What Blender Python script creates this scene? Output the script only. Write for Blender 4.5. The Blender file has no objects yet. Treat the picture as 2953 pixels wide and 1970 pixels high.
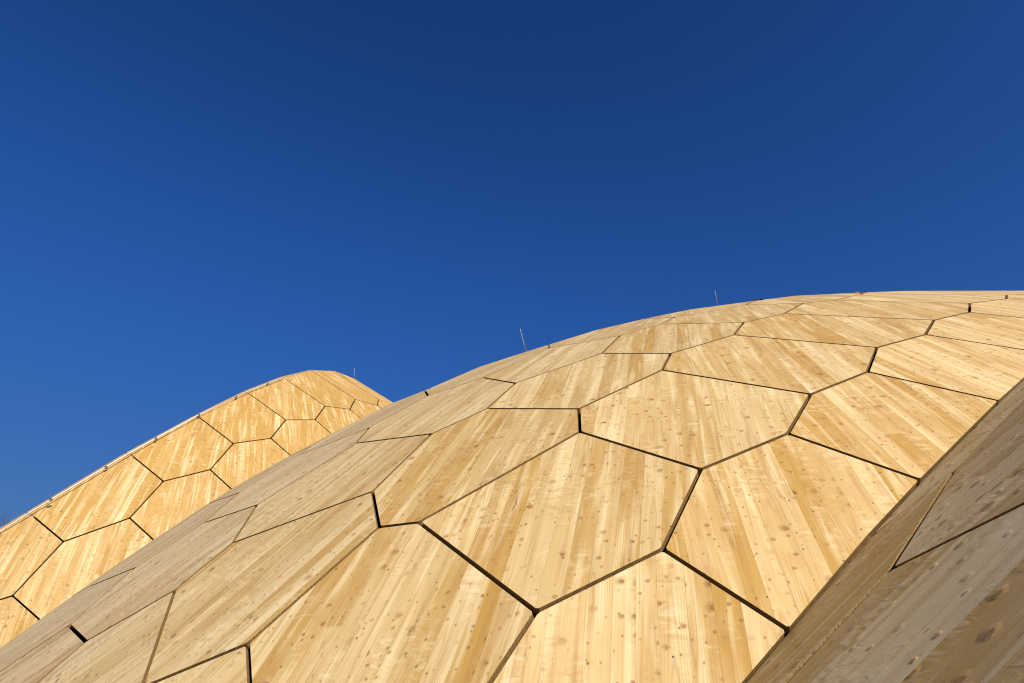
import bpy, bmesh, math, random
from mathutils import Vector, Matrix

R = math.radians
random.seed(7)
SC = bpy.context.scene
COL = SC.collection

# ------------------------------------------------------------------ camera
cam_d = bpy.data.cameras.new('camera')
cam_d.lens = 24.0
cam_d.sensor_width = 36.0
cam_d.clip_start = 0.05
cam_d.clip_end = 6000
cam = bpy.data.objects.new('camera', cam_d)
COL.objects.link(cam)
cam.location = (0, 0, 1.7)
cam.rotation_euler = (R(90 + 27), 0, 0)
SC.camera = cam

# ------------------------------------------------------------------ sky and sun
SUN = Vector((0.45, -0.702, 0.54)).normalized()      # direction towards the sun
SUN_EL = math.asin(SUN.z)
SUN_AZ = math.atan2(SUN.x, SUN.y)
world = bpy.data.worlds.new('World')
SC.world = world
world.use_nodes = True
wt = world.node_tree
wt.nodes.clear()
sky = wt.nodes.new('ShaderNodeTexSky')
sky.sky_type = 'NISHITA'
sky.sun_disc = False
sky.sun_elevation = SUN_EL
sky.sun_rotation = SUN_AZ
sky.altitude = 300
sky.air_density = 1.0
sky.dust_density = 0.8
sky.ozone_density = 6.0
hs = wt.nodes.new('ShaderNodeHueSaturation')
hs.inputs['Saturation'].default_value = 1.23
hs.inputs['Hue'].default_value = 0.515
hs.inputs['Value'].default_value = 1.0
# the deep blue of a filtered clear sky: one tone curve over the whole sky, c * 1.6 g^2 / (g^2.8 + 1)
sg = wt.nodes.new('ShaderNodeSeparateColor')


def wmath(op, a, b):
    n = wt.nodes.new('ShaderNodeMath')
    n.operation = op
    for i, v in enumerate((a, b)):
        if isinstance(v, float):
            n.inputs[i].default_value = v
        else:
            wt.links.new(v, n.inputs[i])
    return n.outputs[0]


wt.links.new(sky.outputs[0], sg.inputs[0])
tone = wmath('DIVIDE', wmath('MULTIPLY', wmath('POWER', sg.outputs[1], 2.0), 1.6),
             wmath('ADD', wmath('POWER', sg.outputs[1], 2.8), 1.0))
sc_ = wt.nodes.new('ShaderNodeVectorMath')
sc_.operation = 'SCALE'
wt.links.new(sky.outputs[0], sc_.inputs[0])
wt.links.new(tone, sc_.inputs['Scale'])
bg = wt.nodes.new('ShaderNodeBackground')
bg.inputs['Strength'].default_value = 0.095
wo = wt.nodes.new('ShaderNodeOutputWorld')
wt.links.new(sc_.outputs[0], hs.inputs['Color'])
wt.links.new(hs.outputs[0], bg.inputs[0])
wt.links.new(bg.outputs[0], wo.inputs[0])

sl = bpy.data.lights.new('sun', 'SUN')
sl.energy = 3.8
sl.angle = R(0.53)
sl.color = (1.0, 0.91, 0.75)
sun = bpy.data.objects.new('sun', sl)
COL.objects.link(sun)
sun.rotation_euler = SUN.to_track_quat('Z', 'Y').to_euler()
sun.location = SUN * 60

SC.cycles.use_denoising = False        # keeps the wood grain crisp
SC.cycles.filter_width = 1.15
vs = SC.view_settings
vs.view_transform = 'Standard'
vs.look = 'None'
vs.exposure = 0.38
vs.gamma = 1.0
vs.use_curve_mapping = False

# ------------------------------------------------------------------ surveyed shells
# each panel: (rank, grain direction, corner points); metres, x right, y ahead, z up
MAIN={
'A1':(34774,(-0.448,-0.627,-0.637),[(-0.8,6.45,3.96),(-0.254,6.548,4.266),(0.037,7.127,4.801),(-0.375,8.089,5.297),(-1.106,8.32,5.141),(-1.723,7.815,4.517),(-1.739,7.3,4.147)]),
'A2':(56706,(-0.466,-0.552,-0.692),[(-1.19,5.765,3.204),(-0.799,6.442,3.957),(-1.738,7.298,4.147),(-2.56,6.85,3.35),(-2.463,6.163,2.849)]),
'A3':(148275,(-0.559,-0.406,-0.723),[(-2.4,4.958,1.71),(-1.702,4.799,1.963),(-1.005,5.232,2.793),(-1.19,5.765,3.204),(-2.463,6.163,2.849),(-2.761,5.909,2.427)]),
'A4':(103054,(-0.273,-0.662,-0.698),[(-1.005,5.233,2.793),(-0.69,5.114,2.804),(0.578,5.538,3.658),(0.618,5.917,4.016),(-0.255,6.563,4.272),(-0.798,6.435,3.954),(-1.19,5.766,3.204)]),
'A5':(46995,(-0.199,-0.742,-0.64),[(0.618,5.918,4.016),(1.53,6.336,4.603),(1.746,6.756,4.994),(1.081,7.397,5.309),(0.037,7.126,4.8),(-0.255,6.556,4.269)]),
'A6':(18089,(-0.369,-0.718,-0.591),[(0.037,7.135,4.804),(1.079,7.387,5.305),(1.467,8.226,5.981),(0.543,8.897,6.126),(-0.375,8.079,5.293)]),
'A7':(23214,(-0.229,-0.768,-0.598),[(1.081,7.397,5.31),(1.746,6.755,4.994),(2.574,7.026,5.366),(2.921,7.561,5.823),(2.092,8.453,6.281),(1.465,8.212,5.974)]),
'A8':(12614,(-0.18,-0.804,-0.566),[(2.92,7.557,5.82),(3.552,7.777,6.072),(4.151,8.427,6.604),(3.623,9.164,7.009),(2.438,8.942,6.664),(2.092,8.455,6.282)]),
'A9':(38111,(-0.093,-0.769,-0.632),[(2.579,7.04,5.373),(3.687,6.171,4.777),(4.395,6.437,5.063),(4.888,6.93,5.51),(3.561,7.797,6.083),(2.913,7.54,5.811)]),
'A10':(21845,(0.014,-0.794,-0.608),[(3.557,7.788,6.078),(4.89,6.932,5.511),(5.561,7.23,5.786),(5.998,7.74,6.207),(4.624,8.494,6.693),(4.141,8.407,6.593)]),
'A11':(9714,(0.362,-0.766,-0.531),[(6.001,7.744,6.209),(6.781,8.079,6.473),(7.17,8.511,6.792),(5.522,9.216,7.237),(4.615,8.479,6.684)]),
'A12':(120306,(-0.196,-0.697,-0.69),[(0.579,5.54,3.659),(1.353,4.773,3.105),(2.109,4.97,3.444),(2.56,5.417,3.953),(1.532,6.347,4.608),(0.618,5.912,4.013)]),
'A13':(68741,(-0.101,-0.741,-0.663),[(1.531,6.343,4.606),(2.562,5.423,3.956),(3.25,5.684,4.287),(3.686,6.17,4.777),(2.58,7.043,5.375),(1.744,6.745,4.989)]),
'A14':(110175,(0.03,-0.672,-0.74),[(2.11,4.972,3.445),(2.744,4.496,2.948),(3.426,4.89,3.413),(4.02,5.231,3.816),(3.255,5.694,4.291),(2.559,5.415,3.952)]),
'A15':(234643,(-0.083,-0.628,-0.773),[(1.352,4.771,3.104),(0.92,4.289,2.464),(1.438,3.826,1.969),(2.146,4.201,2.513),(2.744,4.496,2.948),(2.11,4.971,3.444)]),
'A16':(233294,(-0.209,-0.643,-0.737),[(-0.689,5.112,2.803),(0.138,4.177,2.096),(0.92,4.289,2.464),(1.352,4.769,3.104),(0.579,5.543,3.66)]),
'A17':(258591,(-0.253,-0.569,-0.782),[(-1.702,4.799,1.963),(-1.409,4.267,1.479),(-0.257,3.843,1.523),(0.138,4.176,2.096),(-0.69,5.115,2.804),(-1.005,5.231,2.793)]),
'A18':(210953,(-0.154,-0.56,-0.814),[(-0.257,3.84,1.523),(0.406,3.509,1.248),(0.985,3.653,1.606),(1.438,3.827,1.969),(0.92,4.288,2.464),(0.138,4.176,2.096)]),
'A19':(57396,(0.236,-0.678,-0.696),[(3.257,5.696,4.292),(4.019,5.23,3.815),(4.547,5.555,4.152),(5.285,6.021,4.634),(4.4,6.444,5.067),(3.681,6.161,4.773)]),
'A20':(20998,(0.349,-0.679,-0.646),[(5.254,5.986,4.617),(6.658,6.781,5.339),(5.567,7.237,5.79),(4.883,6.922,5.506),(4.402,6.447,5.068)]),
'A21':(6559,(0.727,-0.503,-0.467),[(6.628,6.75,5.323),(7.854,7.788,6.175),(6.789,8.088,6.478),(5.994,7.734,6.204),(5.569,7.24,5.792)]),
'A22':(712,(0.982,-0.117,-0.146),[(7.819,7.754,6.155),(9.042,9.293,7.318),(7.158,8.497,6.784),(6.794,8.094,6.482)]),
'B1':(56029,(-0.695,-0.228,-0.682),[(-3.468,6.056,2.047),(-2.761,5.91,2.427),(-2.463,6.162,2.849),(-2.56,6.85,3.35),(-3.322,7.437,3.297),(-3.901,7.361,2.823),(-4.091,6.806,2.228)]),
'B2':(22516,(-0.665,-0.368,-0.65),[(-3.318,7.43,3.296),(-2.562,6.854,3.351),(-1.737,7.292,4.145),(-1.727,7.832,4.523),(-2.748,8.549,4.407),(-3.287,8.149,3.809)]),
'B3':(46117,(-0.767,-0.057,-0.639),[(-3.807,5.843,1.567),(-2.649,4.897,1.456),(-2.402,4.961,1.71),(-2.761,5.908,2.427),(-3.47,6.058,2.047)]),
'B4':(18270,(-0.824,0.169,-0.541),[(-3.822,5.866,1.567),(-3.468,6.055,2.047),(-4.091,6.807,2.228),(-5.012,6.982,1.611)]),
'B5':(15976,(-0.615,-0.264,-0.743),[(-2.647,4.892,1.456),(-1.947,4.4,1.291),(-1.409,4.268,1.479),(-1.702,4.799,1.963),(-2.404,4.965,1.71)]),
'G0':(22696,(-0.835,0.262,-0.484),[(-5.03,7.007,1.61),(-4.088,6.802,2.228),(-3.908,7.373,2.825),(-4.868,8.307,2.764),(-5.23,8.561,2.664),(-6.156,8.347,1.731)]),
'G1':(15611,(-0.739,-0.164,-0.653),[(-4.89,8.345,2.769),(-3.903,7.364,2.824),(-3.318,7.428,3.295),(-3.291,8.156,3.811),(-4.151,9.282,3.948),(-4.659,9.075,3.435),(-4.999,8.859,3.039),(-5.214,8.535,2.661)]),
'G2':(4670,(-0.82,-0.061,-0.569),[(-4.155,9.292,3.95),(-3.286,8.144,3.808),(-2.752,8.562,4.411),(-2.76,8.991,4.67),(-3.182,9.471,4.691),(-3.846,9.599,4.34)]),
'H':(9870,(-0.525,-0.578,-0.625),[(-2.742,8.53,4.401),(-1.728,7.841,4.526),(-1.103,8.3,5.133),(-1.28,9.255,5.61),(-1.827,9.729,5.604),(-2.259,9.62,5.31),(-2.626,9.439,5.006),(-2.768,9.017,4.678)]),
'G3':(280,(-0.849,0.473,-0.237),[(-3.182,9.471,4.691),(-2.764,9.004,4.674),(-2.626,9.439,5.006)]),
'T1':(4657,(0.764,-0.543,-0.348),[(5.699,9.607,7.495),(5.514,9.204,7.229),(7.169,8.51,6.792),(8.974,9.223,7.276),(9.378,9.687,7.583),(6.754,10.092,7.822)]),
'T2':(5376,(-0.093,-0.841,-0.532),[(4.106,9.916,7.525),(3.624,9.167,7.01),(4.15,8.425,6.603),(4.61,8.469,6.678),(5.531,9.233,7.247),(5.686,9.586,7.482),(4.948,10.266,7.828)]),
'T3':(3181,(-0.223,-0.83,-0.512),[(2.198,9.989,7.212),(2.441,8.955,6.671),(3.621,9.158,7.005),(4.109,9.924,7.53),(3.18,10.667,7.778)]),
'T4':(8284,(-0.318,-0.778,-0.542),[(0.57,9.498,6.485),(0.543,8.9,6.127),(1.467,8.226,5.981),(2.088,8.438,6.273),(2.442,8.957,6.673),(2.199,9.995,7.215),(1.405,10.073,7.047)]),
'T5':(8774,(-0.705,-0.457,-0.542),[(-1.279,9.247,5.607),(-1.105,8.315,5.139),(-0.375,8.085,5.295),(0.542,8.888,6.121),(0.571,9.513,6.492),(0.228,9.694,6.461),(-0.528,9.993,6.333)]),
'Q0':(1811,(-0.82,-0.1,-0.564),[(4.695,5.035,4.281),(4.333,5.293,4.036),(3.99,5.191,3.8),(3.448,4.922,3.424)]),
'Q1':(19194,(-0.734,0.444,-0.513),[(2.662,4.003,2.879),(3.79,4.453,3.678),(4.459,4.782,4.152),(3.368,4.807,3.384),(2.768,4.535,2.959),(2.133,4.175,2.509)]),
'Q2':(66448,(-0.795,-0.075,-0.602),[(0.919,3.083,1.566),(1.743,3.278,2.191),(2.634,3.96,2.867),(2.189,4.284,2.53),(1.453,3.867,1.971),(0.972,3.606,1.607)]),
'Q3':(68291,(-0.765,0.285,-0.577),[(1.739,3.271,2.19),(1.983,2.123,2.38),(2.972,2.878,3.121),(3.574,4.199,3.565),(2.659,3.999,2.878)]),
'Q4':(211742,(-0.797,0.048,-0.603),[(0.914,3.066,1.567),(0.791,1.816,1.485),(0.995,1.234,1.646),(1.975,2.115,2.378),(1.741,3.275,2.191)]),
}
REAR={
'L0':(26036,(-0.06,-0.294,-0.954),[(-9.462,12.752,2.948),(-8.889,12.878,3.185),(-8.483,13.221,4.19),(-9.357,13.306,4.744),(-9.935,13.059,4.109),(-10.393,12.782,3.337)]),
'L1':(47107,(-0.036,-0.396,-0.918),[(-8.482,13.22,4.189),(-7.554,13.602,4.716),(-7.273,14.012,5.568),(-8.2,14.123,6.203),(-9.357,13.306,4.744)]),
'L2':(30828,(0.144,-0.476,-0.868),[(-7.273,14.012,5.568),(-6.544,14.448,5.944),(-6.366,14.954,6.705),(-7.393,15.084,7.424),(-8.198,14.121,6.202)]),
'L3':(21633,(0.253,-0.538,-0.804),[(-6.369,14.961,6.708),(-5.732,15.5,7.017),(-5.654,16.088,7.7),(-6.81,16.216,8.503),(-7.39,15.078,7.422)]),
'L4':(15276,(0.298,-0.589,-0.751),[(-5.658,16.101,7.704),(-5.098,16.676,7.923),(-5.09,17.345,8.568),(-6.385,17.467,9.468),(-6.806,16.206,8.498)]),
'L5':(10469,(0.458,-0.524,-0.718),[(-5.094,17.361,8.575),(-4.551,17.94,8.705),(-4.598,18.594,9.27),(-6.005,18.701,10.245),(-6.38,17.453,9.462)]),
'L6':(6002,(0.836,-0.01,-0.549),[(-4.601,18.607,9.275),(-4.032,19.127,9.28),(-4.127,19.593,9.676),(-5.594,19.645,10.664),(-6.0,18.686,10.238)]),
'L7':(4806,(0.851,0.053,-0.522),[(-4.131,19.608,9.683),(-4.037,19.15,9.289),(-3.471,19.124,8.897),(-2.861,19.951,9.094),(-3.769,20.062,9.773),(-5.038,19.981,10.55),(-5.589,19.626,10.656)]),
'M0':(23451,(0.013,-0.095,-0.995),[(-9.291,12.706,2.16),(-8.394,12.836,1.846),(-7.996,12.978,2.566),(-8.889,12.878,3.185),(-9.462,12.752,2.948)]),
'M1':(76891,(0.014,-0.223,-0.975),[(-7.996,12.978,2.566),(-6.991,13.437,3.359),(-6.795,13.672,4.143),(-7.552,13.598,4.716),(-8.483,13.222,4.19),(-8.889,12.878,3.185)]),
'M2':(47338,(0.133,-0.3,-0.944),[(-6.795,13.671,4.143),(-5.859,14.151,4.482),(-5.718,14.504,5.29),(-6.539,14.436,5.94),(-7.277,14.019,5.57),(-7.552,13.598,4.715)]),
'M3':(30493,(0.248,-0.38,-0.891),[(-5.716,14.5,5.289),(-5.081,14.998,5.574),(-4.937,15.539,6.385),(-5.725,15.482,7.011),(-6.372,14.969,6.711),(-6.541,14.44,5.942)]),
'M4':(17614,(0.287,-0.476,-0.831),[(-4.933,15.527,6.381),(-4.457,16.03,6.602),(-4.35,16.664,7.296),(-5.093,16.66,7.918),(-5.659,16.102,7.705),(-5.731,15.497,7.016)]),
'M5':(10850,(0.379,-0.495,-0.782),[(-4.345,16.645,7.29),(-3.943,17.22,7.531),(-3.871,17.911,8.145),(-4.548,17.929,8.701),(-5.092,17.353,8.571),(-5.1,16.683,7.926)]),
'M6':(6119,(0.478,-0.468,-0.743),[(-3.865,17.883,8.135),(-3.563,18.272,8.234),(-3.479,19.166,8.913),(-4.028,19.107,9.272),(-4.598,18.595,9.27),(-4.556,17.961,8.713)]),
}
CREST=[(-6.156,8.347,1.731),(-5.222,8.548,2.663),(-4.999,8.859,3.039),(-4.659,9.075,3.435),(-4.154,9.289,3.95),(-3.846,9.599,4.34),(-3.182,9.471,4.691),(-2.626,9.439,5.006),(-2.259,9.62,5.31),(-1.827,9.729,5.604),(-1.28,9.251,5.608),(-0.528,9.993,6.333),(0.228,9.694,6.461),(0.57,9.505,6.489),(1.405,10.073,7.047),(2.199,9.992,7.214),(3.18,10.667,7.778),(4.107,9.92,7.527),(4.948,10.266,7.828),(5.692,9.597,7.488),(6.754,10.092,7.822),(9.378,9.687,7.583)]
RIM=[(-9.935,13.059,4.109),(-9.357,13.306,4.744),(-8.199,14.122,6.202),(-7.392,15.081,7.423),(-6.808,16.211,8.501),(-6.383,17.46,9.465),(-6.003,18.694,10.242),(-5.592,19.635,10.66)]
RIM_OUT=[(-10.012,13.039,4.149),(-9.424,13.292,4.771),(-8.281,14.109,6.229),(-7.457,15.07,7.445),(-6.888,16.193,8.536),(-6.441,17.44,9.504),(-6.065,18.678,10.274),(-5.613,19.628,10.675)]
REAR_CREST=[(-5.592,19.635,10.66),(-5.038,19.981,10.55),(-3.769,20.062,9.773),(-2.861,19.951,9.094)]
RODS=[[(0.232, 9.88, 6.54), (0.131, 9.71, 6.873)], [(3.738, 10.76, 7.896), (3.685, 10.628, 8.154)], [(-5.062, 20.058, 10.572), (-5.056, 19.899, 10.884)]]
WIRE=[(-9.856,12.947,4.107),(-9.657,13.096,4.358),(-9.283,13.194,4.732),(-8.134,14.004,6.18),(-7.333,14.955,7.388),(-6.754,16.076,8.459),(-6.332,17.315,9.416)]
CLIPS=[(-9.041,13.345,5.021),(-8.414,13.788,5.809),(-7.829,14.342,6.624),(-7.307,14.976,7.417),(-6.877,15.809,8.21),(-6.514,16.745,8.985)]
SKIRTS=[('main',[(9.378,9.687,7.583),(9.008,9.258,7.297),(7.836,7.771,6.165),(6.643,6.766,5.331),(5.269,6.004,4.626)],(0.95,0.15,-0.28),3,1.7),('main',[(-3.815,5.854,1.567),(-2.648,4.894,1.456),(-1.947,4.4,1.291),(-1.409,4.267,1.479),(-0.257,3.841,1.523),(0.406,3.509,1.248),(0.985,3.653,1.606)],(-0.12,-0.62,-0.78),1,1.3),('main',[(-6.156,8.347,1.731),(-5.021,6.995,1.611),(-3.815,5.854,1.567)],(-0.8,-0.45,-0.4),3,1.6),('main',[(2.972,2.878,3.121),(1.979,2.119,2.379),(0.995,1.234,1.646)],(-0.12,-0.99,-0.075),2,1.0),('rear',[(-9.291,12.706,2.16),(-8.394,12.836,1.846),(-7.996,12.978,2.566),(-6.991,13.437,3.359),(-6.795,13.672,4.143),(-5.859,14.151,4.482),(-5.717,14.502,5.29),(-5.081,14.998,5.574),(-4.935,15.533,6.383),(-4.457,16.03,6.602),(-4.348,16.654,7.293),(-3.943,17.22,7.531),(-3.868,17.897,8.14),(-3.563,18.272,8.234),(-3.475,19.145,8.905),(-2.861,19.951,9.094)],(0.45,-0.4,-0.8),2,1.6),('rear',[(-9.935,13.059,4.109),(-10.393,12.782,3.337),(-9.462,12.752,2.948),(-9.291,12.706,2.16)],(-0.62,-0.28,-0.73),3,1.7)]
TREE_AT=(-24.406, 33.346, 6.741)

# ------------------------------------------------------------------ node helpers
class NT:
    def __init__(self, name):
        self.m = bpy.data.materials.new(name)
        self.m.use_nodes = True
        self.t = self.m.node_tree
        self.t.nodes.clear()
        self.out = self.t.nodes.new('ShaderNodeOutputMaterial')
        self.b = self.t.nodes.new('ShaderNodeBsdfPrincipled')
        self.t.links.new(self.b.outputs[0], self.out.inputs[0])

    def put(self, sock, v):
        if isinstance(v, bpy.types.NodeSocket):
            self.t.links.new(v, sock)
        elif v is not None:
            sock.default_value = v

    def math(self, op, a, b=None, c=None, clamp=False):
        n = self.t.nodes.new('ShaderNodeMath')
        n.operation = op
        n.use_clamp = clamp
        for i, v in enumerate((a, b, c)):
            self.put(n.inputs[i], v)
        return n.outputs[0]

    def vec(self, x=0.0, y=0.0, z=0.0):
        n = self.t.nodes.new('ShaderNodeCombineXYZ')
        for i, v in enumerate((x, y, z)):
            self.put(n.inputs[i], v)
        return n.outputs[0]

    def noise(self, v, scale=1.0, detail=2.0, rough=0.5, dist=0.0):
        n = self.t.nodes.new('ShaderNodeTexNoise')
        self.put(n.inputs['Vector'], v)
        n.inputs['Scale'].default_value = scale
        n.inputs['Detail'].default_value = detail
        n.inputs['Roughness'].default_value = rough
        n.inputs['Distortion'].default_value = dist
        return n.outputs[0]

    def voro(self, v, scale=1.0, rnd=1.0):
        n = self.t.nodes.new('ShaderNodeTexVoronoi')
        n.voronoi_dimensions = '2D'
        n.feature = 'F1'
        self.put(n.inputs['Vector'], v)
        n.inputs['Scale'].default_value = scale
        n.inputs['Randomness'].default_value = rnd
        return n.outputs['Distance'], n.outputs['Color']

    def step(self, x, lo, hi):
        n = self.t.nodes.new('ShaderNodeMapRange')
        n.interpolation_type = 'SMOOTHSTEP'
        self.put(n.inputs[0], x)
        n.inputs[1].default_value = lo
        n.inputs[2].default_value = hi
        return n.outputs[0]

    def mix(self, f, a, b, mode='MIX'):
        n = self.t.nodes.new('ShaderNodeMix')
        n.data_type = 'RGBA'
        n.blend_type = mode
        self.put(n.inputs[0], f)
        for s, v in ((n.inputs[6], a), (n.inputs[7], b)):
            self.put(s, v if isinstance(v, bpy.types.NodeSocket) else (*v, 1.0))
        return n.outputs[2]

    def sep(self, v):
        n = self.t.nodes.new('ShaderNodeSeparateXYZ')
        self.put(n.inputs[0], v)
        return n.outputs

    def bump(self, h, strength, dist):
        n = self.t.nodes.new('ShaderNodeBump')
        n.inputs['Strength'].default_value = strength
        n.inputs['Distance'].default_value = dist
        self.put(n.inputs['Height'], h)
        self.put(self.b.inputs['Normal'], n.outputs[0])


PALE = (0.80, 0.605, 0.305)
GOLD = (0.545, 0.33, 0.085)


def board_material():
    k = NT('larch_board')
    M = k.math
    uvn = k.t.nodes.new('ShaderNodeUVMap')
    uvn.uv_map = 'grain'
    u, v, _ = k.sep(uvn.outputs[0])
    at = k.t.nodes.new('ShaderNodeAttribute')
    at.attribute_name = 'plank'
    tone, seed, sec = k.sep(at.outputs['Vector'])
    sd = M('MULTIPLY', seed, 61.0)
    # knots, thicker in the rows where the branch whorls were
    jag = M('SUBTRACT', k.noise(k.vec(M('MULTIPLY', u, 55.0), M('MULTIPLY', v, 40.0), sd), 1.0, 2.0), 0.5)
    kd, kc = k.voro(k.vec(M('MULTIPLY_ADD', u, 6.4, M('MULTIPLY', sec, 90.0)), M('MULTIPLY_ADD', v, 7.0, sd), 0.0), 1.0, 1.0)
    kr, kg, kb = k.sep(kc)
    knotty = k.step(k.noise(k.vec(M('MULTIPLY', v, 1.3), sd, 0.0), 1.0, 1.0), 0.42, 0.60)
    gate = M('MULTIPLY', k.step(kr, 0.22, 0.26), M('MULTIPLY_ADD', knotty, 0.75, 0.25))
    g3 = M('MULTIPLY', kg, M('MULTIPLY', kg, kg))
    ksize = M('MULTIPLY_ADD', g3, 0.085, 0.040)
    krel = M('DIVIDE', M('ADD', kd, M('MULTIPLY', jag, 0.065)), ksize)
    core = M('MULTIPLY', M('SUBTRACT', 1.0, k.step(krel, 0.75, 1.15)), gate)
    ring = M('MULTIPLY', M('MULTIPLY', k.step(krel, 0.55, 0.9), M('SUBTRACT', 1.0, k.step(krel, 0.95, 1.35))), gate)
    halo = M('MULTIPLY', M('SUBTRACT', 1.0, k.step(krel, 0.8, 3.0)), gate)
    # flecks and needle knots
    fd, fc = k.voro(k.vec(M('MULTIPLY_ADD', u, 11.0, M('MULTIPLY', sec, 33.0)), M('MULTIPLY_ADD', v, 7.5, M('MULTIPLY', sd, 1.3)), 0.0), 1.0, 1.0)
    fr, fg, fb = k.sep(fc)
    fleck = M('MULTIPLY', M('SUBTRACT', 1.0, k.step(M('ADD', fd, M('MULTIPLY', jag, 0.10)), 0.035, 0.11)), M('MULTIPLY', k.step(fr, 0.42, 0.46), M('MULTIPLY_ADD', fg, 0.7, 0.2)))
    # annual rings of a plain-sawn plank
    warp = k.noise(k.vec(M('MULTIPLY', u, 9.0), M('MULTIPLY', v, 1.5), sd), 1.0, 2.0)
    du = M('ADD', M('SUBTRACT', u, M('MULTIPLY', M('SUBTRACT', sec, 0.5), 0.12)), M('MULTIPLY', M('SUBTRACT', warp, 0.5), 0.022))
    drift = k.noise(k.vec(M('MULTIPLY', v, 0.55), sd, 3.0), 1.0, 1.5)
    dh = M('ADD', M('MULTIPLY_ADD', seed, 0.03, 0.004), M('MULTIPLY', M('SUBTRACT', drift, 0.35), 0.16))
    rr = M('SQRT', M('ADD', M('MULTIPLY', du, du), M('MULTIPLY', dh, dh)))
    rr = M('ADD', rr, M('MULTIPLY', halo, 0.012))
    late = M('POWER', M('MULTIPLY_ADD', M('SINE', M('MULTIPLY', rr, 6.2832 / 0.0135)), 0.5, 0.5), 4.0)
    late = M('MULTIPLY', late, M('MULTIPLY_ADD', k.noise(k.vec(M('MULTIPLY', u, 6.0), v, sd), 1.0, 1.0), 2.4, -0.65, clamp=True))
    # streaks and clouds
    fine = k.noise(k.vec(M('MULTIPLY', u, 150.0), M('MULTIPLY', v, 2.4), sd), 1.0, 3.0, 0.65)
    streak = k.noise(k.vec(M('MULTIPLY', u, 19.0), M('MULTIPLY', v, 0.6), sd), 1.0, 2.0, 0.5)
    light = k.noise(k.vec(M('MULTIPLY', u, 14.0), M('MULTIPLY', v, 0.9), M('ADD', sd, 5.0)), 1.0, 2.0, 0.5)
    cloud = k.noise(k.vec(M('MULTIPLY', u, 7.0), M('MULTIPLY', v, 2.6), sd), 1.0, 2.0, 0.5)
    # curly figure: short ripples across the grain, their sheen and dark sides painted in
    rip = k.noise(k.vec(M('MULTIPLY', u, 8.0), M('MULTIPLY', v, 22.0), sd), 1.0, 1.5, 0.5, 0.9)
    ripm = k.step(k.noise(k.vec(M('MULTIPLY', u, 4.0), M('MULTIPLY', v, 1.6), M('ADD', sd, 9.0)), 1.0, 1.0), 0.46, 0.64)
    ripple_sheen = M('MULTIPLY', k.step(rip, 0.52, 0.70), ripm)
    ripple_shade = M('MULTIPLY', k.step(M('SUBTRACT', 1.0, rip), 0.55, 0.70), ripm)

    col = k.mix(tone, PALE, GOLD)
    col = k.mix(M('MULTIPLY', k.step(streak, 0.42, 0.72), 0.48), col, (0.455, 0.252, 0.072))
    col = k.mix(M('MULTIPLY', k.step(light, 0.50, 0.72), 0.62), col, (0.92, 0.755, 0.43))
    col = k.mix(M('MULTIPLY', k.step(cloud, 0.45, 0.75), 0.22), col, (0.88, 0.70, 0.39))
    col = k.mix(M('MULTIPLY', late, 0.40), col, (0.40, 0.20, 0.055))
    col = k.mix(M('MULTIPLY', k.step(fine, 0.48, 0.80), 0.22), col, (0.37, 0.19, 0.055))
    col = k.mix(M('MULTIPLY', ripple_sheen, 0.27), col, (0.96, 0.83, 0.54))
    col = k.mix(M('MULTIPLY', ripple_shade, 0.26), col, (0.42, 0.22, 0.06))
    col = k.mix(M('MULTIPLY', halo, 0.46), col, (0.42, 0.205, 0.055))
    col = k.mix(M('MULTIPLY', core, M('MULTIPLY_ADD', kb, 0.35, 0.35)), col, (0.29, 0.125, 0.036))
    col = k.mix(M('MULTIPLY', ring, M('MULTIPLY_ADD', kb, 0.5, 0.08)), col, (0.15, 0.06, 0.02))
    col = k.mix(M('MULTIPLY', fleck, 0.75), col, (0.20, 0.085, 0.03))
    # sunk screw heads
    sdist, scol = k.voro(k.vec(M('MULTIPLY_ADD', u, 5.0, M('MULTIPLY', sec, 40.0)), M('MULTIPLY_ADD', v, 4.0, M('MULTIPLY', sd, 1.7)), 0.0), 1.0, 1.0)
    sr, sg, sb = k.sep(scol)
    dot = M('MULTIPLY', M('SUBTRACT', 1.0, k.step(sdist, 0.022, 0.038)), k.step(sr, 0.70, 0.73))
    col = k.mix(M('MULTIPLY', dot, 0.75), col, (0.045, 0.038, 0.04))
    # hairline drying checks
    chk = k.noise(k.vec(M('MULTIPLY', u, 60.0), M('MULTIPLY', v, 1.1), M('ADD', sd, 31.0)), 1.0, 1.0, 0.5)
    chkm = k.step(k.noise(k.vec(M('MULTIPLY', u, 4.0), M('MULTIPLY', v, 0.8), M('ADD', sd, 17.0)), 1.0, 1.0), 0.64, 0.70)
    check = M('MULTIPLY', M('SUBTRACT', 1.0, k.step(M('ABSOLUTE', M('SUBTRACT', chk, 0.5)), 0.003, 0.016)), chkm)
    col = k.mix(M('MULTIPLY', check, 0.6), col, (0.14, 0.06, 0.025))
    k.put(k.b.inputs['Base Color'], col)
    k.b.inputs['Roughness'].default_value = 0.50
    k.b.inputs['IOR'].default_value = 1.42
    h = M('ADD', M('MULTIPLY', late, 0.10), M('MULTIPLY', fine, 0.06))
    h = M('ADD', h, M('MULTIPLY', rip, M('MULTIPLY', ripm, 1.2)))
    h = M('ADD', h, M('MULTIPLY', halo, 1.3))
    h = M('SUBTRACT', h, M('MULTIPLY', M('ADD', check, dot), 0.5))
    k.bump(h, 0.6, 0.006)
    return k.m


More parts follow.
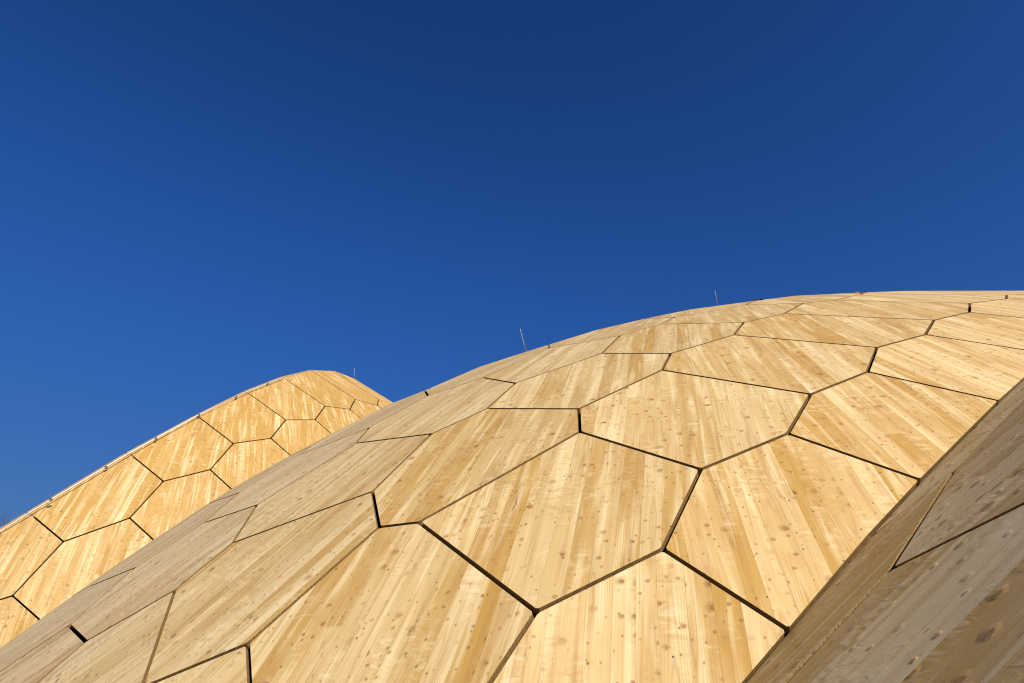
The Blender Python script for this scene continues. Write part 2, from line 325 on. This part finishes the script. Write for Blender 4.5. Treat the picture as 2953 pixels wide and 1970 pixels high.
def plain(name, c, rough=0.6, metal=0.0, var=0.15, scale=8.0):
    k = NT(name)
    tc = k.t.nodes.new('ShaderNodeTexCoord')
    n = k.noise(tc.outputs['Object'], scale, 3.0, 0.6)
    k.put(k.b.inputs['Base Color'], k.mix(n, tuple(x * (1 - var) for x in c), tuple(min(1, x * (1 + var)) for x in c)))
    k.b.inputs['Roughness'].default_value = rough
    k.b.inputs['Metallic'].default_value = metal
    return k.m


def core_material():
    k = NT('panel_core_ply')
    uvn = k.t.nodes.new('ShaderNodeUVMap')
    uvn.uv_map = 'grain'
    u, v, _ = k.sep(uvn.outputs[0])
    n = k.noise(k.vec(k.math('MULTIPLY', u, 90.0), k.math('MULTIPLY', v, 90.0), 0.0), 1.0, 2.0)
    k.put(k.b.inputs['Base Color'], k.mix(k.step(n, 0.35, 0.65), (0.31, 0.19, 0.056), (0.14, 0.075, 0.023)))
    k.b.inputs['Roughness'].default_value = 0.8
    return k.m


MAT = {
    'board': board_material(),
    'core': core_material(),
    'black': plain('roof_membrane', (0.012, 0.011, 0.011), 0.9),
    'alu': plain('bright_aluminium', (0.62, 0.63, 0.65), 0.4, 0.5, 0.05, 30),
    'wire': plain('new_aluminium_wire', (0.88, 0.88, 0.87), 0.5, 0.2, 0.03, 30),
    'verge': plain('verge_board_wood', (0.40, 0.255, 0.115), 0.7, 0.0, 0.35, 12),
    'zinc': plain('zinc_clip', (0.34, 0.36, 0.38), 0.45, 0.8, 0.1, 30),
    'bark': plain('tree_bark', (0.075, 0.062, 0.052), 0.9, 0.0, 0.3, 4),
    'bounce_ground': plain('pale_bounce_ground', (0.36, 0.31, 0.24), 0.95, 0.0, 0.4, 0.6),  # unseen ground, made pale and warm to bounce light onto the shells
}

# ------------------------------------------------------------------ mesh helpers
GAP = 0.031
BOARD_T = 0.016
PANEL_T = 0.055


def tag(o, label=None, cat=None, group=None, kind=None):
    for key, val in (('label', label), ('category', cat), ('group', group), ('kind', kind)):
        if val:
            o[key] = val
    return o


def mesh_obj(name, me, mat, parent=None):
    o = bpy.data.objects.new(name, me)
    COL.objects.link(o)
    if mat and not me.materials:
        me.materials.append(mat)
    if parent:
        o.parent = parent
    return o


def empty(name, loc):
    o = bpy.data.objects.new(name, None)
    COL.objects.link(o)
    o.location = loc
    o.empty_display_size = 0.5
    return o


def area2(p):
    return 0.5 * sum(a[0] * b[1] - a[1] * b[0] for a, b in zip(p, p[1:] + p[:1]))


def inset(p, d):
    """move every side of a counter-clockwise polygon inwards by d"""
    n = len(p)
    lines = []
    for i in range(n):
        a, b = Vector(p[i]), Vector(p[(i + 1) % n])
        t = (b - a).normalized()
        lines.append((a + Vector((-t.y, t.x)) * d, t))
    out = []
    for i in range(n):
        (a, t), (b, s) = lines[i - 1], lines[i]
        den = t.x * s.y - t.y * s.x
        if abs(den) < 0.02:
            out.append(tuple(b))
            continue
        w = b - a
        k = (w.x * s.y - w.y * s.x) / den
        out.append(tuple(a + t * k))
    return out


def ease(p, c):
    """cut each corner back by c so that no corner is razor sharp"""
    out = []
    n = len(p)
    for i in range(n):
        a, b, d = Vector(p[i - 1]), Vector(p[i]), Vector(p[(i + 1) % n])
        la, ld = (a - b).length, (d - b).length
        k = min(c, la * 0.3, ld * 0.3)
        out += [tuple(b + (a - b).normalized() * k), tuple(b + (d - b).normalized() * k)]
    return out


def clip(p, ax, lim, s):
    out = []
    for a, b in zip(p, p[1:] + p[:1]):
        ia, ib = s * (a[ax] - lim) >= 0, s * (b[ax] - lim) >= 0
        if ia:
            out.append(a)
        if ia != ib:
            k = (lim - a[ax]) / (b[ax] - a[ax])
            out.append((a[0] + k * (b[0] - a[0]), a[1] + k * (b[1] - a[1])))
    q = []
    for a in out:
        if not q or abs(a[0] - q[-1][0]) + abs(a[1] - q[-1][1]) > 1e-5:
            q.append(a)
    if len(q) > 1 and abs(q[0][0] - q[-1][0]) + abs(q[0][1] - q[-1][1]) < 1e-5:
        q.pop()
    return q


def prism_lists(poly, z0, z1):
    n = len(poly)
    vs_ = [(x, y, z0) for x, y in poly] + [(x, y, z1) for x, y in poly]
    fs = [tuple(range(n - 1, -1, -1)), tuple(range(n, 2 * n))]
    fs += [(i, (i + 1) % n, n + (i + 1) % n, n + i) for i in range(n)]
    return vs_, fs


def build_mesh(name, chunks, mat, ks=1.0):
    """chunks: list of (verts, faces, (tone, seed, sec), centre-u)"""
    V_, F_, A_, U_ = [], [], [], []
    for vs_, fs, att, uc in chunks:
        o = len(V_)
        V_ += vs_
        for f in fs:
            F_.append(tuple(i + o for i in f))
            A_.append(att)
            U_.append(uc)
    me = bpy.data.meshes.new(name)
    me.from_pydata(V_, [], F_)
    uv = me.uv_layers.new(name='grain')
    at = me.attributes.new('plank', 'FLOAT_VECTOR', 'FACE')
    for i, p in enumerate(me.polygons):
        at.data[i].vector = A_[i]
        nz = abs(p.normal.z) > 0.5
        for li in p.loop_indices:
            c = me.vertices[me.loops[li].vertex_index].co
            # end faces run on down the side so the grain does not smear there
            uv.data[li].uv = ((c.x - U_[i] + (0 if nz else c.z)) / (1 + (ks - 1) * 0.15), (c.y + (0 if nz else c.z)) / (1 + (ks - 1) * 0.2))
    me.materials.append(mat)
    me.materials.append(MAT['core'])
    for p in me.polygons:
        if abs(p.normal.z) < 0.5:
            p.material_index = 1
    return me


def frame_of(g, pts):
    P = [Vector(p) for p in pts]
    c = sum(P, Vector()) / len(P)
    n = Vector()
    for a, b in zip(P, P[1:] + P[:1]):
        n += (a - c).cross(b - c)
    n.normalize()
    v = Vector(g)
    v = (v - n * v.dot(n)).normalized()
    u = v.cross(n)
    m = Matrix.Identity(4)
    for i in range(3):
        m[i][0], m[i][1], m[i][2], m[i][3] = u[i], v[i], n[i], c[i]
    return m, [((p - c).dot(u), (p - c).dot(v)) for p in P]


def boards_of(poly, rng, ptone, ks=1.0):
    us = [p[0] for p in poly]
    vs_ = [p[1] for p in poly]
    u = min(us) - rng.uniform(0.0, 0.10)
    out = []
    while u < max(us):
        wd = rng.choice((0.118, 0.132, 0.145, 0.145, 0.158)) * ks
        u2 = u + wd
        strip = clip(clip(poly, 0, u + 0.0003, 1), 0, u2 - 0.0003, -1) if u2 > min(us) else []
        if len(strip) >= 3 and abs(area2(strip)) > 1e-4:
            cuts = [-99.0, 99.0]
            if rng.random() < 0.14:
                lo, hi = min(p[1] for p in strip), max(p[1] for p in strip)
                cuts = [-99.0, lo + (hi - lo) * rng.uniform(0.2, 0.8), 99.0]
            for a, b in zip(cuts, cuts[1:]):
                piece = clip(clip(strip, 1, a + 0.0003, 1), 1, b - 0.0003, -1) if len(cuts) > 2 else strip
                if len(piece) >= 3 and abs(area2(piece)) > 1e-4:
                    t = ptone + rng.gauss(0, 0.25 if ks == 1.0 else 0.5)
                    if rng.random() < 0.10:
                        t += 0.35
                    att = (max(0.0, min(1.0, t)), rng.random(), rng.random())
                    out.append((piece, att, (u + u2) / 2))
        u = u2
    return out


def make_shell(root, panels, tones, single_budget):
    """panels of glued planks over a dark membrane; the planks that show largest are objects of their own"""
    loc = Vector(root.location)
    order = sorted(panels, key=lambda k: -panels[k][0])
    rest = []
    mem_v, mem_f = [], []
    used = 0
    for key in order:
        rank, g, pts = panels[key]
        m, poly = frame_of(g, pts)
        rng = random.Random(key)
        body = ease(inset(poly, GAP / 2 * (1.2 if key[0] == 'Q' else 1.0)), 0.012)
        m.translation = m.translation + m.to_3x3().col[2] * {'Q0': -0.004, 'Q1': -0.004, 'Q2': 0.002}.get(key, 0.0)
        mm = m.copy()
        mm.translation = m.translation - loc
        t0 = tones.get(key, 0.42) + 0.11 + rng.gauss(0, 0.09)
        cv, cf = prism_lists(body, -PANEL_T, -BOARD_T - 0.0006)
        pm = build_mesh('panel', [(cv, cf, (0.5, rng.random(), rng.random()), 0.0)], MAT['core'])
        po = mesh_obj('panel', pm, None, root)
        po.matrix_local = mm
        ks = 2.3 if key[0] == 'Q' else 1.0
        bl = boards_of(body, rng, t0, ks)
        singles = rank > 0 and used + len(bl) <= single_budget
        for piece, att, uc in bl:
            dz = rng.uniform(-0.0004, 0.0004)
            v_, f_ = prism_lists(piece, -BOARD_T, dz)
            if singles:
                bo = mesh_obj('board', build_mesh('board', [(v_, f_, att, uc)], MAT['board'], ks), None, po)
                used += 1
            else:
                rest.append((m, v_, f_, att, uc, ks))
        big = inset(poly, -0.05)
        o = len(mem_v)
        for x, y in big:
            mem_v.append(tuple(m @ Vector((x, y, -0.13)) - loc))
        mem_f.append(tuple(range(o, o + len(big))))
    me = bpy.data.meshes.new('membrane')
    me.from_pydata(mem_v, [], mem_f)
    mesh_obj('membrane', me, MAT['black'], root)
    if rest:
        V_, F_, A_, UV_, SIDE = [], [], [], [], []
        for m, v_, f_, att, uc, ks in rest:
            o = len(V_)
            V_ += [tuple(m @ Vector(c) - loc) for c in v_]
            for j, f in enumerate(f_):
                F_.append(tuple(i + o for i in f))
                A_.append(att)
                SIDE.append(0 if j < 2 else 1)
                UV_.append([(v_[i][0] - uc + (0 if j < 2 else v_[i][2]), v_[i][1] + (0 if j < 2 else v_[i][2])) for i in f])
        me = bpy.data.meshes.new('board_rest')
        me.from_pydata(V_, [], F_)
        uv = me.uv_layers.new(name='grain')
        at = me.attributes.new('plank', 'FLOAT_VECTOR', 'FACE')
        for i, p in enumerate(me.polygons):
            at.data[i].vector = A_[i]
            for q, li in enumerate(p.loop_indices):
                uv.data[li].uv = UV_[i][q]
        me.materials.append(MAT['board'])
        me.materials.append(MAT['core'])
        for p, s in zip(me.polygons, SIDE):
            p.material_index = s
        tag(mesh_obj('boards', me, None, root), kind='stuff')
    return used


def back_rows(crest, inward, rows=3, step=1.5):
    """panels that carry the shell on over its crest, away from the viewer"""
    n = Vector(inward).normalized()
    C = [Vector(p) - n * 0.05 for p in crest]
    away = Vector((-0.42, 0.91, 0.0))
    ring = C
    out = {}
    for r in range(rows):
        a = R(24 + 14 * r)
        nxt = [p + (away * math.cos(a) - Vector((0, 0, 1)) * math.sin(a)) * step for p in ring]
        if r == 0:      # even out the ragged crest line
            nxt = [(nxt[max(i - 1, 0)] + nxt[i] * 2 + nxt[min(i + 1, len(nxt) - 1)]) / 4 for i in range(len(nxt))]
        for i in range(len(C) - 1):
            q = [ring[i], ring[i + 1], nxt[i + 1], nxt[i]]
            if (q[1] - q[0]).cross(q[2] - q[0]).dot(n) < 0:
                q.reverse()
            out['back%d_%d' % (r, i)] = (0, tuple((q[2] - q[1]).normalized()), [tuple(x) for x in q])
        ring = nxt
    return out


def skirt_rows(chain, direction, rows, step, tag_):
    """panels that carry the shell on past the edge of the picture, bending down a little with each row"""
    ring = [Vector(p) for p in chain]
    d = Vector(direction).normalized()
    out = {}
    eye = Vector((0, 0, 1.7))
    for r in range(rows):
        nxt = [p + d * step for p in ring]
        nxt = [(nxt[max(i - 1, 0)] + nxt[i] * 2 + nxt[min(i + 1, len(nxt) - 1)]) / 4 for i in range(len(nxt))]
        for i in range(len(ring) - 1):
            q = [ring[i], ring[i + 1], nxt[i + 1], nxt[i]]
            if (q[1] - q[0]).cross(q[2] - q[0]).dot(eye - q[0]) < 0:
                q.reverse()
            out['%s%d_%d' % (tag_, r, i)] = (0, tuple(d), [tuple(x) for x in q])
        ring = nxt
        d = (d - Vector((0, 0, 0.16))).normalized()
    return out


def tube(pts, r, seg=8, taper=None):
    P = [Vector(p) for p in pts]
    V_, F_ = [], []
    for i, p in enumerate(P):
        d = (P[min(i + 1, len(P) - 1)] - P[max(i - 1, 0)]).normalized()
        a = d.orthogonal().normalized()
        b = d.cross(a)
        rad = r if taper is None else r + (taper - r) * i / (len(P) - 1)
        for s in range(seg):
            t = 2 * math.pi * s / seg
            V_.append(tuple(p + (a * math.cos(t) + b * math.sin(t)) * rad))
    for i in range(len(P) - 1):
        for s in range(seg):
            F_.append((i * seg + s, i * seg + (s + 1) % seg, (i + 1) * seg + (s + 1) % seg, (i + 1) * seg + s))
    F_.append(tuple(range(seg - 1, -1, -1)))
    F_.append(tuple(range((len(P) - 1) * seg, len(P) * seg)))
    return V_, F_


def simple(name, vf, mat, parent=None, smooth=False, origin=None):
    me = bpy.data.meshes.new(name)
    v_, f_ = vf
    if origin is not None:
        v_ = [tuple(Vector(c) - Vector(origin)) for c in v_]
    me.from_pydata(v_, [], f_)
    if smooth:
        for p in me.polygons:
            p.use_smooth = len(p.vertices) == 4
    return mesh_obj(name, me, mat, parent)


# ------------------------------------------------------------------ ground
g = bpy.data.meshes.new('ground')
g.from_pydata([(-2500, -2500, 0), (2500, -2500, 0), (2500, 2500, 0), (-2500, 2500, 0)], [], [(0, 1, 2, 3)])
tag(mesh_obj('ground', g, MAT['bounce_ground']), kind='structure')

# ------------------------------------------------------------------ the great dome with its right-hand flank
dome = empty('timber_dome', (2.0, 7.0, 0.0))
tag(dome, 'great pale timber dome of polygonal plank panels filling the foreground', 'dome')
TONES = {'A7': 0.50, 'A12': 0.46, 'A13': 0.55, 'A9': 0.5, 'A10': 0.4, 'A11': 0.4, 'A15': 0.48, 'A14': 0.56, 'A18': 0.22, 'A17': 0.22, 'A16': 0.30,
         'A4': 0.32, 'A5': 0.22, 'A1': 0.14, 'A2': 0.02, 'A3': 0.02, 'B1': 0.0, 'B2': 0.0, 'B3': 0.03, 'B4': 0.05, 'B5': 0.05, 'G0': 0.03, 'G1': 0.0,
         'G2': 0.05, 'G3': 0.05, 'H': 0.06, 'T5': 0.12, 'T4': 0.16, 'A6': 0.16, 'Q0': 0.4, 'Q1': 0.4, 'Q2': 0.4, 'Q3': 0.6, 'Q4': 0.5}
allp = dict(MAIN)
allp.update(back_rows(CREST, (0.0, -0.25, 1.0)))
for j, (w_, ch_, d_, r_, s_) in enumerate(SKIRTS):
    if w_ == 'main':
        allp.update(skirt_rows(ch_, d_, r_, s_, 'skirt%d_' % j))
make_shell(dome, allp, TONES, 300)

# ------------------------------------------------------------------ the second dome behind it, with its open front edge
rear = empty('timber_dome', (-7.0, 16.0, 0.0))
tag(rear, 'smaller golden timber dome rising at the left behind the great dome', 'dome')
REAR_T = {k: 0.98 for k in REAR}
REAR_T.update({'L1': 0.76, 'M1': 0.6, 'M0': 0.58, 'L0': 0.62})
rp = dict(REAR)
rp.update(back_rows(REAR_CREST, (0.3, -0.1, 1.0), 2, 1.8))
for j, (w_, ch_, d_, r_, s_) in enumerate(SKIRTS):
    if w_ == 'rear':
        rp.update(skirt_rows(ch_, d_, r_, s_, 'skirt%d_' % j))
make_shell(rear, rp, REAR_T, 200)
rl = Vector(rear.location)
# verge boards closing the open edge, standing a hand's breadth behind the panels
for i in range(len(RIM) - 1):
    a0, b0 = Vector(RIM[i]), Vector(RIM[i + 1])
    a1, b1 = Vector(RIM_OUT[i]), Vector(RIM_OUT[i + 1])
    k = 'L%d' % i
    m, _p = frame_of(REAR[k][1], REAR[k][2])
    n = Vector((m[0][2], m[1][2], m[2][2]))
    t = (b1 - a1).normalized()
    inn = n.cross(t)
    if inn.dot(a0 - a1 + b0 - b1) < 0:
        inn = -inn
    A, B = a1 + t * 0.016, b1 - t * 0.016
    back = -n
    vs_ = []
    for dn in (0.02, 0.055):
        for p, dd in ((A, 0.0), (B, 0.0), (B, 0.20), (A, 0.20)):
            vs_.append(p + inn * dd + back * dn - rl)
    ln = (B - A).length
    me = bpy.data.meshes.new('edge_board')
    fs = [(0, 1, 2, 3), (7, 6, 5, 4), (0, 4, 5, 1), (1, 5, 6, 2), (2, 6, 7, 3), (3, 7, 4, 0)]
    me.from_pydata([tuple(x) for x in vs_], [], fs)
    uv = me.uv_layers.new(name='grain')
    at = me.attributes.new('plank', 'FLOAT_VECTOR', 'FACE')
    att = (random.uniform(0.75, 1.0), random.random(), random.random())
    cu = [(0, 0), (0, ln), (0.2, ln), (0.2, 0)] * 2
    for p in me.polygons:
        at.data[p.index].vector = att
        for li in p.loop_indices:
            uv.data[li].uv = cu[me.loops[li].vertex_index]
    bm = bmesh.new()
    bm.from_mesh(me)
    bmesh.ops.recalc_face_normals(bm, faces=bm.faces)
    bm.to_mesh(me)
    bm.free()
    mesh_obj('edge_board', me, MAT['verge'], rear)

# ------------------------------------------------------------------ lightning protection
cond = empty('lightning_conductor', WIRE[0])
tag(cond, 'thin bright metal conductor running up the open edge of the left dome', 'conductor')
simple('wire', tube(WIRE, 0.010, 8), MAT['wire'], cond, True, WIRE[0])
for c in CLIPS:
    i = min(range(len(WIRE) - 1), key=lambda j: (Vector(WIRE[j]) - Vector(c)).length + (Vector(WIRE[j + 1]) - Vector(c)).length)
    t = (Vector(WIRE[i + 1]) - Vector(WIRE[i])).normalized()
    k = (Vector(c) - Vector(WIRE[i])).dot(t)
    p = Vector(WIRE[i]) + t * k
    d = Vector((0.25, -0.75, 0.6)).normalized()
    side = t.cross(d).normalized()
    d = side.cross(t)
    vs_ = []
    for a in (-0.028, 0.028):
        for b, e in ((-0.017, -0.014), (0.017, -0.014), (0.017, 0.05), (-0.017, 0.05)):
            vs_.append(tuple(p + t * a + side * b - d * e - Vector(WIRE[0])))
    fs = [(3, 2, 1, 0), (4, 5, 6, 7), (0, 1, 5, 4), (1, 2, 6, 5), (2, 3, 7, 6), (3, 0, 4, 7)]
    simple('clip', (vs_, fs), MAT['zinc'], cond)

ROD_LABELS = ('slim metal lightning rod leaning left above the middle of the great dome',
              'slim metal lightning rod near the top of the great dome, right of centre',
              'slim metal lightning rod standing on the left dome')
for (a, b), lab in zip(RODS, ROD_LABELS):
    a, b = Vector(a), Vector(b)
    d = (b - a).normalized()
    r = empty('lightning_rod', a)
    tag(r, lab, 'lightning rod', 'lightning rods on the domes')
    th = 0.006 if a.y < 15 else 0.010
    simple('rod', tube([a - d * 0.15, b - d * 0.012, b], th, 8, th * 0.75), MAT['alu'], r, True, a)
    simple('base', tube([a - d * 0.17, a - d * 0.02, a + d * 0.012], 0.026, 12, 0.014), MAT['zinc'], r, True, a)

# ------------------------------------------------------------------ a bare tree far off, just reaching into the picture at the left
tx, ty = TREE_AT[0], TREE_AT[1]
tree = empty('bare_tree', (tx, ty, 0))
tag(tree, 'bare winter tree with thin twigs behind the left dome at the picture edge', 'tree')
tr = random.Random(5)
simple('trunk', tube([(0, 0, -0.2), (0.1, 0, 2.0), (0.05, 0.1, 4.2), (0.2, 0.1, 6.2)], 0.26, 10, 0.10), MAT['bark'], tree, True)
BV, BF = [], []


def grow(p, d, ln, r, lev):
    pts = [p]
    q = p.copy()
    for _ in range(3):
        d = (d + Vector((tr.uniform(-1, 1), tr.uniform(-1, 1), tr.uniform(-0.5, 0.9))) * 0.16).normalized()
        q = q + d * ln / 3
        pts.append(q.copy())
    v_, f_ = tube(pts, r, 5 if lev < 3 else 3, r * 0.5)
    o = len(BV)
    BV.extend(v_)
    BF.extend([tuple(i + o for i in f) for f in f_])
    if lev < 5:
        for k in range(4 if lev < 3 else 5):
            s = pts[1 + k % 3]
            nd = (d + Vector((tr.uniform(-1, 1), tr.uniform(-1, 1), tr.uniform(-0.3, 0.8))) * 0.75).normalized()
            grow(s.copy(), nd, ln * tr.uniform(0.5, 0.72), r * 0.5, lev + 1)


for k in range(6):
    a = k * 1.05
    grow(Vector((0.1, 0.05, 2.6 + 0.6 * k)), Vector((math.cos(a), math.sin(a), 0.9)).normalized(), 2.6 - 0.12 * k, 0.075, 1)
simple('crown', (BV, BF), MAT['bark'], tree)
